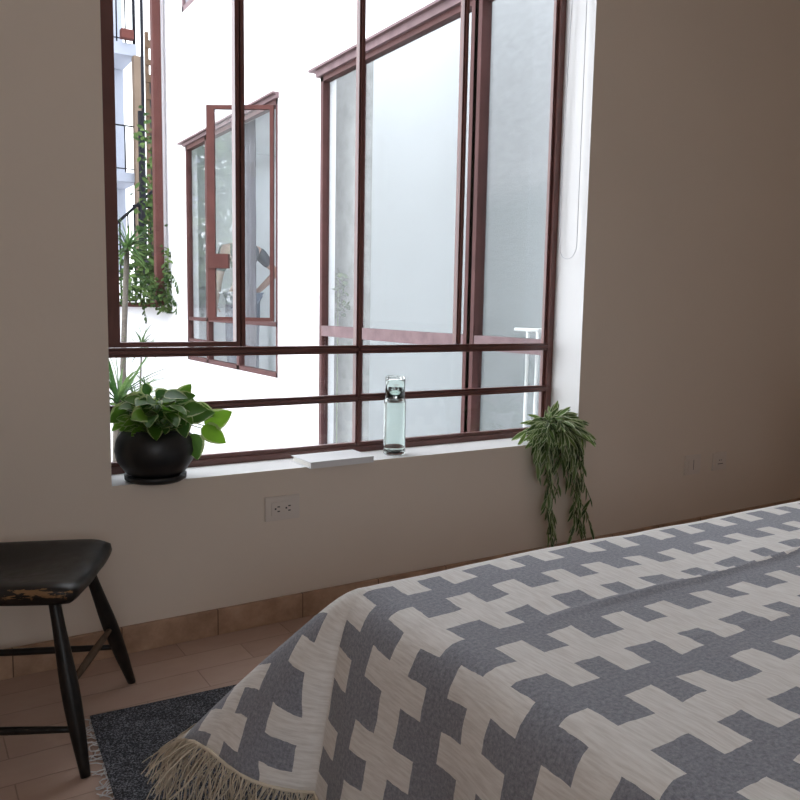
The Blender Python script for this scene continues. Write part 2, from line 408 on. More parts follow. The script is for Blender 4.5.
for lo, hi in (((WX0, WZ0), (WX0 + .03, WZ1)), ((WX1 - .03, WZ0), (WX1, WZ1)), ((WX0, WZ1 - .035), (WX1, WZ1)), ((WX0, WZ0), (WX1, WZ0 + .022))):
    bx(f, (lo[0], FY0 + .004, lo[1]), (hi[0], FY1 + .01, hi[1]))
bx(f, (WX0 + .03, FY0 + .014, WZ0 + .022), (WX1 - .03, FY1, WZ0 + .036))
bx(f, (WX1 - .045, FY0 + .018, WZ0 + .022), (WX1 - .03, FY1, WZ1 - .035))
wpart('frame', f, 'steel', w1)
for x, z0 in ((MX[0], ZT + .017), (MX[1], WZ0 + .03), (MX[2], ZT + .017)):
    wpart('mullion', bar_v(x, z0, WZ1 - .03, .022), 'steel', w1)
wpart('transom', bar_h(ZT, WX0 + .02, WX1 - .02, .030), 'steel', w1)
wpart('glazing_bar', bar_h(ZB, WX0 + .02, WX1 - .02, .026), 'steel', w1)
# opening sash in the left bay
s = BM()
sx0, sx1, sz0, sz1 = WX0 + .03, MX[0] - .011, ZT + .018, WZ1 - .035
bx(s, (sx0, FY0 - .012, sz0), (sx0 + .042, FY1 - .004, sz1)); bx(s, (sx1 - .014, FY0 - .002, sz0), (sx1, FY1 - .004, sz1))
bx(s, (sx0 + .042, FY0 - .002, sz0), (sx1 - .014, FY1 - .004, sz0 + .016)); bx(s, (sx0 + .042, FY0 - .002, sz1 - .03), (sx1 - .014, FY1 - .004, sz1))
sash = wpart('sash', s, 'steel', w1)
panes = [(sx0 + .03, sx1 - .01, sz0 + .01, sz1 - .02), (MX[0], MX[1], ZT, WZ1 - .03), (MX[1], MX[2], ZT, WZ1 - .03), (MX[2], WX1 - .02, ZT, WZ1 - .03)]
for z0, z1 in ((ZB, ZT), (WZ0 + .02, ZB)): panes += [(WX0 + .02, MX[1], z0, z1), (MX[1], WX1 - .02, z0, z1)]
for a, b_, z0, z1 in panes:
    wpart('pane', bbox((a, GY, z0), (b_, GY + .004, z1)), 'glass', w1)

# ------------------------------------------------------------------ courtyard
GZ = -3.0
XF = 2.6
struct('ground_courtyard', bbox((-4.2, .221, GZ - .2), (5.6, 14, GZ)), 'beige')
SW = dict(y0=3.5, y1=5.86, z0=.511, z1=2.70)
BW = dict(y0=.315, y1=2.745, z0=.0, z1=2.70)
struct('facade_right', slab((XF, .221, GZ), (XF + .12, 6.72, 4.9), 0,
       [(SW['y0'], SW['y1'], SW['z0'], SW['z1']), (BW['y0'], BW['y1'], BW['z0'], BW['z1']), (5.1, 5.92, 4.03, 4.75)]), 'facade')
# wall closing the court at the far end, with the big brown-framed opening
struct('facade_far', slab((.6, 6.6, GZ), (XF, 6.72, 4.9), 1, [(.9, 2.5, 1.085, 4.8)]), 'facade')
struct('facade_left', bbox((-4.2, .31, GZ), (-4.0, 6.72, .4)), 'concrete')
# the house's own outer face
struct('facade_own', slab((-1.9, .19, GZ), (XF, .22, -.2), 1, []), 'facade')
of = thing('opening_frame', 'faded terracotta-painted frame around the big opening in the far courtyard wall', 'frame', (2.5, 6.6, 1.085))
def part(name, bm, mat, root):
    o = obj(name, bm, mat, root); o.matrix_parent_inverse = root.matrix_basis.inverted() if root.matrix_basis != Matrix.Identity(4) else Matrix.Translation(-root.location)
    o.matrix_parent_inverse = (Matrix.Translation(root.location) @ root.rotation_euler.to_matrix().to_4x4()).inverted()
    return o
part('post', bbox((2.455, 6.50, 1.06), (2.545, 6.60, 4.9), .006), 'post', of)
part('sill_rail', bbox((.9, 6.52, 1.05), (2.495, 6.60, 1.10), .005), 'post', of)
part('head_rail', bbox((.9, 6.52, 4.72), (2.495, 6.60, 4.8), .005), 'post', of)

# facade windows ---------------------------------------------------
def vbox(y0, y1, z0, z1, x0=XF - .005, x1=XF + .05): 
    bm = BM(); bx(bm, (x0, y0, z0), (x1, y1, z1)); return bm
def fbars(items, x0=XF - .004, x1=XF + .05):
    bm = BM()
    for y0, y1, z0, z1 in items: bx(bm, (x0, y0, z0), (x1, y1, z1))
    return bm
bw = thing('facade_window', 'tall maroon steel window, the nearer and larger one on the white wall across the courtyard', 'window', (XF, 1.55, 0))
y0, y1, z0, z1 = BW['y0'], BW['y1'], BW['z0'], BW['z1']
part('frame', fbars([(y0, y0 + .04, z0, z1), (y1 - .04, y1, z0, z1), (y0, y1, z1 - .045, z1), (y0, y1, z0, z0 + .05)]), 'old_steel', bw)
part('mullion', fbars([(2.19, 2.225, z0, z1)]), 'old_steel', bw)
part('mullion', fbars([(.895, .985, z0, z1), (.925, .955, z0, z1)], XF - .012, XF + .05), 'old_steel', bw)
part('rail', fbars([(y0 + .04, y1 - .04, .884, .958)], XF - .008, XF + .05), 'ledge', bw)
for a, b_ in ((y0 + .04, .91), (.97, 2.20), (2.215, y1 - .04)):
    for c0, c1 in ((z0 + .04, .89), (.955, z1 - .04)):
        part('pane', vbox(a, b_, c0, c1, XF + .022, XF + .028), 'glass_out', bw)
lg = BM()
bx(lg, (XF - .028, y0 - .03, z1 - .01), (XF, y1 + .03, z1 + .035)); bx(lg, (XF - .055, y0 - .03, z1 + .035), (XF, y1 + .10, z1 + .05))
part('drip_ledge', lg, 'ledge', bw)

sw = thing('facade_window', 'farther maroon steel window with one sash swung open, on the white wall across the courtyard', 'window', (XF, 4.7, .5))
y0, y1, z0, z1 = SW['y0'], SW['y1'], SW['z0'], SW['z1']
part('frame', fbars([(y0, y0 + .03, z0, z1), (y1 - .04, y1, z0, z1), (y0, y1, z1 - .04, z1), (y0, y1, z0, z0 + .04)]), 'old_steel', sw)
part('mullion', fbars([(5.19, 5.25, z0, z1)]), 'old_steel', sw)
part('mullion', fbars([(4.36, 4.42, z0, z1)]), 'old_steel', sw)
part('rail', fbars([(y0, y1, .925, .96)]), 'old_steel', sw)
part('rail', fbars([(y0, y1, .71, .735)]), 'old_steel', sw)
for a, b_ in ((y0 + .04, 4.37), (4.41, 5.2), (5.24, y1 - .04)):
    for c0, c1 in ((z0 + .03, .715), (.73, .93), (.955, z1 - .04)):
        if c0 > .9 and a < 5 and a < 4: continue                     # the opened sash stands away from this bay
        part('pane', vbox(a, b_, c0, c1, XF + .022, XF + .028), 'glass_out', sw)
lg = BM()
bx(lg, (XF - .025, y0 - .02, z1), (XF, y1 + .03, z1 + .03)); bx(lg, (XF - .055, y0 - .02, z1 + .03), (XF, y1 + .12, z1 + .045))
part('drip_ledge', lg, 'ledge', sw)
# the opened sash: hinge at (2.6, 3.55), free edge at (2.15, 3.86)
hx, hy = XF - .01, 3.555; tx, ty = 2.150, 3.862
dv = Vector((tx - hx, ty - hy, 0)); Ls = dv.length; ang = math.atan2(dv.y, dv.x)
MS = Matrix.Translation((hx, hy, 0)) @ Matrix.Rotation(ang, 4, 'Z')
def sbox(a0, a1, z0, z1, t=.018):
    bm = BM(); bx(bm, (a0, -t, z0), (a1, t, z1)); return bm
def spart(name, bm, mat, par):
    bmesh.ops.transform(bm, matrix=MS, verts=bm.verts[:]); o = part(name, bm, mat, sw); return o
s = BM(); Z0, Z1 = .965, 2.655
for a0, a1, b0, b1 in ((0, .03, Z0, Z1), (Ls - .062, Ls, Z0, Z1), (.03, Ls - .062, Z0, Z0 + .03), (.03, Ls - .062, Z1 - .03, Z1)): bx(s, (a0, -.018, b0), (a1, .018, b1))
so = spart('open_sash', s, 'post', sw)
g = BM(); bx(g, (.025, -.003, Z0 + .02), (Ls - .05, .003, Z1 - .02)); bmesh.ops.transform(g, matrix=MS, verts=g.verts[:])
o = obj('sash_pane', g, 'glass_out', so)
g = BM(); bx(g, (Ls - .17, -.03, 1.385), (Ls - .01, -.016, 1.50)); bx(g, (Ls - .17, .016, 1.385), (Ls - .01, .03, 1.50)); bx(g, (Ls - .17, -.018, 1.385), (Ls - .06, .018, 1.50)); bmesh.ops.transform(g, matrix=MS, verts=g.verts[:])
o = obj('latch_plate', g, 'post', so)

uw = thing('facade_window', 'grey lower corner of an upper-floor window high on the white wall across the courtyard', 'window', (XF, 5.9, 4.03))
part('frame', fbars([(5.1, 5.15, 4.03, 4.75), (5.87, 5.92, 4.03, 4.75), (5.1, 5.92, 4.70, 4.75), (5.1, 5.92, 4.03, 4.08)]), 'ledge', uw)
part('blind', vbox(5.14, 5.88, 4.07, 4.71, XF + .022, XF + .028), 'curtain', uw)  # opaque grey panel added in place of the dark glass

# rooms behind the facade windows -------------------------------------
struct('wall_annex_near', bbox((4.2, .312, GZ), (4.3, 3.1, 3.7)), 'pane_reflection')
an = BM(); bx(an, (2.72, .31, -.15), (4.2, 3.2, 0)); bx(an, (2.72, 3.1, 0), (5.2, 3.2, 4.2)); bx(an, (2.72, .302, 0), (4.2, .312, 2.85))
struct('trim_annex', an, 'room_wall')
struct('wall_reflection_pier', bbox((2.82, 2.62, 0), (2.95, 3.1, 2.85)), 'concrete')  # pier added in place of a weathered wall mirrored in the left pane
r2 = BM(); bx(r2, (2.72, 3.2, 0), (5.2, 6.4, .22)); bx(r2, (2.72, 3.2, 2.8), (3.95, 6.4, 2.9)); bx(r2, (4.9, 3.2, 2.8), (5.2, 6.4, 2.9)); bx(r2, (5.1, 3.2, .22), (5.2, 6.4, 2.8)); bx(r2, (2.72, 6.3, .22), (5.1, 6.4, 2.8))
struct('wall_annex_far', r2, 'room_wall')
# white tubular rack added for the railing reflected in the near pane
rk = thing('rack', 'white tubular rack added for a railing reflected at the right end of the large facade window', 'rack', (2.78, .45, 0))
for (x, y) in ((2.745, .640), (2.745, .565), (2.90, .60)):
    rb = BM(); tube(rb, [(x, y, 0), (x, y, .992)], .009); part('post', rb, 'white_pot', rk)
rb = BM(); tube(rb, [(2.745, .55, .995), (2.745, .74, .995)], .010); tube(rb, [(2.745, .60, .995), (2.90, .60, .995)], .010)
part('top_rail', rb, 'white_pot', rk)

# curtain in the far annex room
def wave_sheet(x, y0, y1, z0, z1, amp, n, folds):
    bm = BM(); cols = []
    for i in range(n + 1):
        t = i / n; y = y0 + (y1 - y0) * t; xx = x + amp * math.sin(t * folds * 2 * PI)
        cols.append([bm.verts.new((xx + .004 * math.sin(9 * k + i), y, z0 + (z1 - z0) * k / 8)) for k in range(9)])
    for a, b_ in zip(cols, cols[1:]):
        for k in range(8): f = bm.faces.new((a[k], b_[k], b_[k+1], a[k+1])); f.smooth = True
    bmesh.ops.solidify(bm, geom=bm.faces[:], thickness=.006)
    return bm
tag(obj('curtain', wave_sheet(2.78, 4.42, 4.80, .24, 2.78, .018, 30, 3), 'curtain'), 'grey-violet curtain hanging behind the farther facade window', 'curtain')

# ------------------------------------------------------------------ person in the annex room
def skin(name, verts, edges, radii, mat, parent, sub=2, root=0):
    me = bpy.data.meshes.new(name); me.from_pydata([tuple(v) for v in verts], edges, [])
    o = bpy.data.objects.new(name, me); C.objects.link(o)
    md = o.modifiers.new('skin', 'SKIN'); md.use_smooth_shade = True
    for i, r in enumerate(radii):
        me.skin_vertices[0].data[i].radius = r if isinstance(r, tuple) else (r, r)
    me.skin_vertices[0].data[root].use_root = True
    sb = o.modifiers.new('sub', 'SUBSURF'); sb.levels = sub; sb.render_levels = sub
    me.materials.append(MAT[mat]); o.parent = parent
    return o
PP = (3.22, 5.88, .22)
pr = thing('person', 'person in a dark short-sleeved shirt inside the farther facade window, elbow bent', 'person', PP, PI / 2)
# the body's left-right axis runs along local y, the bent elbow pokes towards local -y
V_ = [(0,0,.98),(0,0,1.12),(0,0,1.30),(0,0,1.46),(0,0,1.55),(.01,0,1.63),(.015,0,1.72),(.01,0,1.79),
      (0,-.17,1.46),(-.02,-.27,1.35),(-.05,-.37,1.235),(-.02,-.29,1.14),(.02,-.21,1.05),(.04,-.165,1.01),
      (0,.17,1.47),(-.02,.25,1.28),(0,.27,1.14),(.06,.27,1.0),(.10,.27,.90),(.11,.27,.84),
      (0,-.10,.92),(.01,-.11,.70),(.02,-.12,.50),(0,-.12,.28),(-.01,-.12,.09),(.14,-.13,.035),
      (0,.10,.92),(.01,.11,.70),(.02,.12,.50),(0,.12,.28),(-.01,.12,.09),(.14,.13,.035)]
E_ = [(0,1),(1,2),(2,3),(3,4),(4,5),(5,6),(6,7),(3,8),(8,9),(9,10),(10,11),(11,12),(12,13),(3,14),(14,15),(15,16),(16,17),(17,18),(18,19),
      (0,20),(20,21),(21,22),(22,23),(23,24),(24,25),(0,26),(26,27),(27,28),(28,29),(29,30),(30,31)]
Rr = [(.15,.11),(.135,.1),(.155,.11),(.13,.09),(.055,.055),(.085,.075),(.105,.085),(.07,.06),
      .062,.05,.042,.041,.033,.028, .062,.05,.042,.037,.028,.026, .09,.08,.06,.055,.04,.035, .09,.08,.06,.055,.04,.035]
skin('body', V_, E_, Rr, 'skin', pr)
skin('shirt', [V_[0], V_[1], V_[2], V_[3], (0,0,1.535), V_[8], V_[9], (-.032,-.31,1.305), V_[14], V_[15], (-.012,.262,1.21)],
     [(0,1),(1,2),(2,3),(3,4),(3,5),(5,6),(6,7),(3,8),(8,9),(9,10)],
     [(.165,.125),(.15,.115),(.168,.122),(.155,.112),(.088,.08),.085,.064,.06,.075,.062,.056], 'shirt', pr)
skin('trousers', [V_[0], V_[20], V_[21], V_[22], V_[23], V_[24], V_[26], V_[27], V_[28], V_[29], V_[30]],
     [(0,1),(1,2),(2,3),(3,4),(4,5),(0,6),(6,7),(7,8),(8,9),(9,10)], [(.16,.12),.105,.092,.075,.066,.058,.105,.092,.075,.066,.058], 'trousers', pr)
hb = BM(); bmesh.ops.create_uvsphere(hb, u_segments=20, v_segments=14, radius=1)
for v in hb.verts: v.co = Vector((v.co.x * .105 - .012, v.co.y * .088, v.co.z * .115 + 1.765))
bmesh.ops.delete(hb, geom=[v for v in hb.verts if v.co.z < 1.70 or (v.co.x > .045 and v.co.z < 1.80)], context='VERTS')
obj('hair', hb, 'hair', pr)
for s_i, (bpnt, dr) in enumerate((((.04,-.165,1.01), Vector((.55,.45,-.62))), ((.11,.27,.84), Vector((.25,.0,-1))))):
    for k in range(5):
        d = dr.normalized(); side = Vector((.0,.0,1)).cross(d).normalized(); off = side * ((k - 2) * .017)
        if k == 0: pts = [Vector(bpnt) + off * .5, Vector(bpnt) + off * 1.3 + d * .03, Vector(bpnt) + off * 1.6 + d * .055]
        else: pts = [Vector(bpnt) + off, Vector(bpnt) + off + d * (.045 + .008 * (k == 2 or k == 3)), Vector(bpnt) + off + d * (.08 - .006 * abs(k - 2.5)) + Vector((.01, 0, -.005))]
        skin('finger', pts, [(0,1),(1,2)], [.010,.009,.0075], 'skin', pr, 1)

# ------------------------------------------------------------------ bed
bed = thing('bed', 'wide low bed beneath the patterned bedspread, its foot toward the black chair', 'bed', (1.75, -1.95, 0))
part('bed_frame', bbox((.86, -2.62, .10), (2.90, -1.28, .24), .01), 'bed_wood', bed)
for x in (.95, 2.82):
    for y in (-2.55, -1.36): part('leg', bbox((x - .03, y - .03, .0105), (x + .03, y + .03, .10)), 'bed_wood', bed)
part('mattress', bbox((.80, -2.66, .24), (2.88, -1.245, .525), .045), 'mattress', bed)
part('headboard', bbox((2.90, -2.70, .0105), (2.95, -1.20, 1.0), .012), 'bed_wood', bed)

BX0, BY0, BY1, BZ, BXE = .765, -2.66, -1.20, .56, 2.86
RMAX = .43
def skirt(cx, cy, th, r):
    """fabric that leaves the top at (cx,cy) in direction th and has run a length r"""
    dx, dy = -math.cos(th), math.sin(th)
    cornerness = abs(math.sin(2 * th)) ** 1.2
    ph_max = math.radians(81 - 36 * cornerness)
    n = 24; h = r / n; hor = ver = 0
    for i in range(n):
        s = (i + .5) * h; ph = ph_max * (1 - math.exp(-(s / .055) ** 1.3))
        z = BZ - ver
        if z < .05: ph *= max(0, (z - .012) / .04)
        hor += math.cos(ph) * h; ver += math.sin(ph) * h
    return hor, ver
bm = BM(); uvl = bm.loops.layers.uv.new('cloth')
G = {}
def topz(x, y):
    z = BZ + .008 * noise.noise(Vector((x * 2.2, y * 3, 0))) + .003 * noise.noise(Vector((x * 7, y * 11, 3)))
    ed = min(1, max(0, (x - BX0) / .35)); z += -.006 * (1 - ed)
    for yc, a, w, sl in ((-1.486, .008, .009, .012), (-1.70, .003, .010, -.085), (-1.94, .006, .014, .06), (-1.80, .004, .010, .13)):
        d = (y - yc - sl * (x - 1.4)); z += a * math.exp(-(d / w) ** 2) * min(1, max(0, (x - .85) / .3))
    return z
nx, ny = 120, 150
xs = [BX0 + (BXE - BX0) * (i / nx) for i in range(nx + 1)]; ys = [BY1 + (BY0 - BY1) * (j / ny) for j in range(ny + 1)]
UVC = {}
def vert(co, uv):
    v = bm.verts.new(co); UVC[v] = uv; return v
grid = [[vert((x, y, topz(x, y)), (x, y)) for y in ys] for x in xs]
for i in range(nx):
    for j in range(ny): bm.faces.new((grid[i][j], grid[i][j+1], grid[i+1][j+1], grid[i+1][j]))
NR = 26
def rip(u, r, seed): 
    return (.020 * noise.noise(Vector((u * 4.2, r * 1.5, seed))) + .008 * noise.noise(Vector((u * 11, r * 2, seed + 5)))) * min(1, r / .25)
def strip(base, th, uvd, rmax, useed):
    out = []
    x, y = base.co.x, base.co.y; z0 = base.co.z
    for k in range(1, NR + 1):
        r = rmax * k / NR
        hor, ver = skirt(x, y, th, r)
        hor += rip(useed, r, 1.7) * (1 + 1.2 * abs(math.sin(2 * th)))
        out.append(vert((x - math.cos(th) * hor, y + math.sin(th) * hor, max(.016, z0 - ver)), (UVC[base][0] - math.cos(th) * r, UVC[base][1] + uvd * r * abs(math.sin(th)))))
    return [base] + out
cols = []
def rmx(th):
    t = abs(th) % (PI / 2) if abs(abs(th) - PI / 2) > 1e-6 else PI / 2
    a = abs(math.cos(th)); b_ = abs(math.sin(th)); full = RMAX / max(a, b_)
    return RMAX + (full - RMAX) * .85
for i in range(nx, -1, -1): cols.append(strip(grid[i][0], PI / 2, 1, RMAX, xs[i]))                 # wall side, head to foot
for k in range(1, 24):
    th = PI / 2 - PI / 2 * k / 24; cols.append(strip(grid[0][0], th, 1, rmx(th), .765 - k * .02))
for j in range(0, ny + 1): cols.append(strip(grid[0][j], 0, 0, RMAX, .3 + ys[j]))                  # foot
for k in range(1, 24):
    th = PI / 2 * k / 24; a = strip(grid[0][ny], -th, 1, rmx(th), -2.3 - k * .02); cols.append(a)
for i in range(0, nx + 1): cols.append(strip(grid[i][ny], -PI / 2, -1, RMAX, 5 + xs[i]))
for c in cols:
    for v in c[1:]:
        pass
# near-corner uv must run the other way in y
for a, b_ in zip(cols, cols[1:]):
    for k in range(NR):
        q = [a[k], a[k+1], b_[k+1], b_[k]]; vs = []
        for v in q:
            if v not in vs: vs.append(v)
        if len(vs) > 2: bm.faces.new(vs)
hem = [c[-1].co.copy() for c in cols]; hdir = [(c[-1].co - c[-2].co).normalized() for c in cols]
for f in bm.faces:
    f.smooth = True
    for lp in f.loops: lp[uvl].uv = UVC[lp.vert]
bmesh.ops.recalc_face_normals(bm, faces=bm.faces[:])
sp = obj('bedspread', bm, 'spread')
tag(sp, 'grey and cream woven bedspread with interlocking stepped pattern, draped over the bed', 'bedspread')
so_ = sp.modifiers.new('thickness', 'SOLIDIFY'); so_.thickness = .004; so_.offset = -1
# fringe of knotted cotton yarn along the hem
fb = BM()
acc = 0
for i in range(len(hem) - 1):
    p, q = hem[i], hem[i+1]; seg = (q - p).length; 
    if p.x > 2.2 and i < 200: continue
    n = max(1, int(seg / .0021))
    for k in range(n):
        b0 = p.lerp(q, (k + rnd.random()) / n) + Vector((0, 0, .004)); d = hdir[i].copy()
        outw = Vector((d.x, d.y, 0)); L_ = rnd.uniform(.10, .17); pts = [b0]; cur = b0.copy(); v = d * 1.0 + Vector((rnd.gauss(0, .30), rnd.gauss(0, .30), rnd.gauss(0, .15)))
        for s2 in range(6):
            v += Vector((rnd.gauss(0, .18), rnd.gauss(0, .18), -.14)); v.normalize(); cur = cur + v * L_ / 6
            if cur.z < .008 + .004 * rnd.random(): cur.z = .008 + .012 * rnd.random(); v.z = abs(v.z) * .2; 
            pts.append(cur.copy())
        tube(fb, pts, .0012 if rnd.random() < .8 else .0022, 3, False)
fr = obj('fringe', fb, 'fringe', sp); fr['label'] = 'cream knotted cotton fringe along the bedspread hem'
hm = BM(); tube(hm, [h + Vector((0, 0, .002)) for h in hem[::2]], .004, 6)
obj('hem_cord', hm, 'fringe', sp)

# ------------------------------------------------------------------ rug
rug = obj('rug', bbox((.385, -2.9, 0.0), (2.5, -.372, .010), .003), 'rug')
tag(rug, 'flat speckled charcoal rug on the tiled floor beside and under the bed', 'rug')
rug.matrix_world = Matrix.Translation((.385, -.372, 0)) @ Matrix.Rotation(math.radians(-3.5), 4, 'Z') @ Matrix.Translation((-.385, .372, 0))
fb = BM()
for i in range(220):
    y = -.38 - 2.5 * i / 220; pts = [(.387, y, .006)]; a = rnd.gauss(PI, .5); x_, y_ = .387, y
    for k in range(5): a += rnd.gauss(0, .5); x_ += math.cos(a) * .008; y_ += math.sin(a) * .008; pts.append((x_, y_, .003 + .003 * rnd.random()))
    tube(fb, pts, .0016, 4, False)
o = obj('rug_fringe', fb, 'cord', rug); o['label'] = 'short white yarn fringe on the rug end'

# ------------------------------------------------------------------ chair
ch = thing('chair', 'worn black-painted wooden chair with saddle seat and splayed legs at the left edge', 'chair', (.08, -.33, 0))
# seat outline: front edge from (.304,-.689) to (.471,-.275); the chair faces that way, its back is at the left
A_, B_ = Vector((.320, -.606, 0)), Vector((.488, -.240, 0))
ex = (B_ - A_).normalized()                    # along the front edge
ey = Vector((-ex.y, ex.x, 0))                  # from the front edge to the back of the chair
if ey.x > 0: ey = -ey
Wd = (B_ - A_).length; Dp = .43
def seatpt(u, v, z): return A_ + ex * (Wd * u) + ey * (Dp * v) + Vector((0, 0, z))
sb = BM()
nu, nv = 26, 22
def outline(u, v):
    """trim the square to a windsor seat: rounded corners, narrower at the back"""
    uu = .5 + (u - .5) * (1 - .16 * v ** 2)
    du, dv_ = abs(u - .5) * 2, abs(v - .5) * 2
    k = 1 - .05 * (du ** 6) * (dv_ ** 6)
    return .5 + (uu - .5) * k, .5 + (v - .5) * k
def seatz(u, v):
    z = .445
    sad = math.exp(-((u - .5) / .30) ** 2) * math.exp(-((v - .58) / .36) ** 2); z -= .020 * sad
    z -= .012 * max(0, 1 - v / .16) ** 2
    z += .004 * math.exp(-((u - .5) / .12) ** 2) * max(0, 1 - v / .3)
    z -= .006 * max(0, (abs(u - .5) - .42) / .08) ** 2; z += .009 * min(1, abs(u - .5) * 2.4) ** 2 - .004
    return z
top = [[sb.verts.new(seatpt(*outline(i / nu, j / nv), seatz(i / nu, j / nv))) for j in range(nv + 1)] for i in range(nu + 1)]
def inner(u, v, f): return .5 + (u - .5) * f, .5 + (v - .5) * f
bot = [[sb.verts.new(seatpt(*inner(*outline(i / nu, j / nv), .955), .402)) for j in range(nv + 1)] for i in range(nu + 1)]
for i in range(nu):
    for j in range(nv):
        sb.faces.new((top[i][j], top[i+1][j], top[i+1][j+1], top[i][j+1])); sb.faces.new((bot[i][j], bot[i][j+1], bot[i+1][j+1], bot[i+1][j]))
loop = [(i, 0) for i in range(nu)] + [(nu, j) for j in range(nv)] + [(i, nv) for i in range(nu, 0, -1)] + [(0, j) for j in range(nv, 0, -1)]
mid = {}
for (i, j) in loop:
    mid[(i, j)] = sb.verts.new(seatpt(*inner(*outline(i / nu, j / nv), 1.015), seatz(i / nu, j / nv) - .017))
for a, b_ in zip(loop, loop[1:] + loop[:1]):
    sb.faces.new((top[a[0]][a[1]], mid[a], mid[b_], top[b_[0]][b_[1]])); sb.faces.new((mid[a], bot[a[0]][a[1]], bot[b_[0]][b_[1]], mid[b_]))
bmesh.ops.recalc_face_normals(sb, faces=sb.faces[:])
midset = set(mid.values())
for f in sb.faces:
    f.smooth = True
seat = part('seat', sb, 'chair', ch)
att = seat.data.attributes.new('wear', 'FLOAT', 'POINT')
for i, v in enumerate(seat.data.vertices):
    c = seat.data.vertices[i].co; uu = (c - A_).dot(ex) / Wd
    att.data[i].value = 1.0 if (uu < .03 and .418 < c.z < .446) else (.30 if uu < .1 else 0)
def leg(u, v, foot, swell=.021):
    t = seatpt(u, v, .408); f = Vector(foot); pts, rs = [], []
    for k in range(15):
        s = k / 14; pts.append(t.lerp(f, s)); rs.append(.0135 + (swell - .0135) * math.exp(-((s - .55) / .3) ** 2) - .003 * max(0, (s - .8) / .2))
    bm = BM(); tube(bm, pts, rs, 14); return bm
feet = {'fa': (.324, -.640, 0), 'fb': (.532, -.215, 0)}
fA, fB = Vector(feet['fa']), Vector(feet['fb'])
bA, bB = fA + ey * .50 + ex * .02, fB + ey * .50 - ex * .02
for (u, v, ft) in ((.16, .16, fA), (.80, .14, fB), (.2, .82, bA), (.78, .82, bB)):
    part('leg', leg(u, v, ft), 'chair', ch)
def legpt(u, v, ft, z):
    t = seatpt(u, v, .408); s = (.408 - z) / .408; return t.lerp(ft, s)
def stretcher(a, b_, r0, r1):
    bm = BM(); pts, rs = [], []
    for k in range(11):
        s = k / 10; pts.append(a.lerp(b_, s)); rs.append(r0 + (r1 - r0) * math.sin(PI * s))
    tube(bm, pts, rs, 10); return bm
sm = part('stretcher', stretcher(legpt(.16, .16, fA, .20), legpt(.80, .14, fB, .19), .0065, .010), 'timber', ch); sm['label'] = 'bare wood stretcher worn through its black paint'
part('stretcher', stretcher(legpt(.16, .16, fA, .105), legpt(.2, .82, bA, .105), .007, .010), 'chair', ch)
part('stretcher', stretcher(legpt(.80, .14, fB, .125), legpt(.78, .82, bB, .125), .007, .010), 'chair', ch)
part('stretcher', stretcher(legpt(.2, .82, bA, .2), legpt(.78, .82, bB, .2), .007, .010), 'chair', ch)
pts_b = []
for k in range(21):
    a = PI * k / 20; pts_b.append(seatpt(.5 - .36 * math.cos(a), .9 + .26 * math.sin(a), .43 + .44 * math.sin(a) ** .7))
bb = BM(); tube(bb, pts_b, .011, 10); part('back_bow', bb, 'chair', ch)
for k in range(7):
    u = .5 + (k - 3) * .075; s0 = (.5 - u) / .36; sn = math.sqrt(1 - s0 * s0)
    bb = BM(); tube(bb, [seatpt(u, .9, .425), seatpt(u, .9 + .26 * sn * .5, .43 + .22 * sn ** .7), seatpt(u, .9 + .26 * sn, .43 + .44 * sn ** .7)], .0055, 8); part('spindle', bb, 'chair', ch)

# ------------------------------------------------------------------ outlets and switches
def outlet(x, z, label, kind, w=.128, h=.085, group=None):
    t = thing('power_outlet' if kind != 'switch' else 'wall_switch', label, 'outlet' if kind != 'switch' else 'switch', (x, 0, z))
    part('cover_plate', bbox((x - w/2, -.009, z - h/2), (x + w/2, 0, z + h/2), .003), 'plate', t)
    part('module', bbox((x - w*.33, -.012, z - h*.27), (x + w*.33, -.008, z + h*.27), .0012), 'plate', t)
    def slot(lo, hi): part('slot', bbox(lo, hi), 'slot', t)
    if kind == 'duplex':
        for cx in (x - .02, x + .02):
            for dz in (-.008, .008): slot((cx - .001, -.0128, z + dz - .0035), (cx + .008, -.0118, z + dz + .0005))
            slot((cx - .011, -.0128, z - .003), (cx - .005, -.0118, z + .003))
    elif kind == 'single':
        for dx in (-.012, .002): slot((x + dx, -.0128, z + .004), (x + dx + .006, -.0118, z + .008))
        slot((x - .02, -.0128, z - .014), (x + .02, -.0118, z - .011))
    else: slot((x - .001, -.0128, z - h*.25), (x + .001, -.0118, z + h*.25))
    return t
outlet(1.098, .405, 'white double power outlet on the wall below the book on the sill', 'duplex')
outlet(3.268, .360, 'left of the two small wall plates low above the bed, a switch plate', 'switch', .115, .098)
outlet(3.475, .360, 'right of the two small wall plates low above the bed, a single power outlet', 'single', .105, .09)

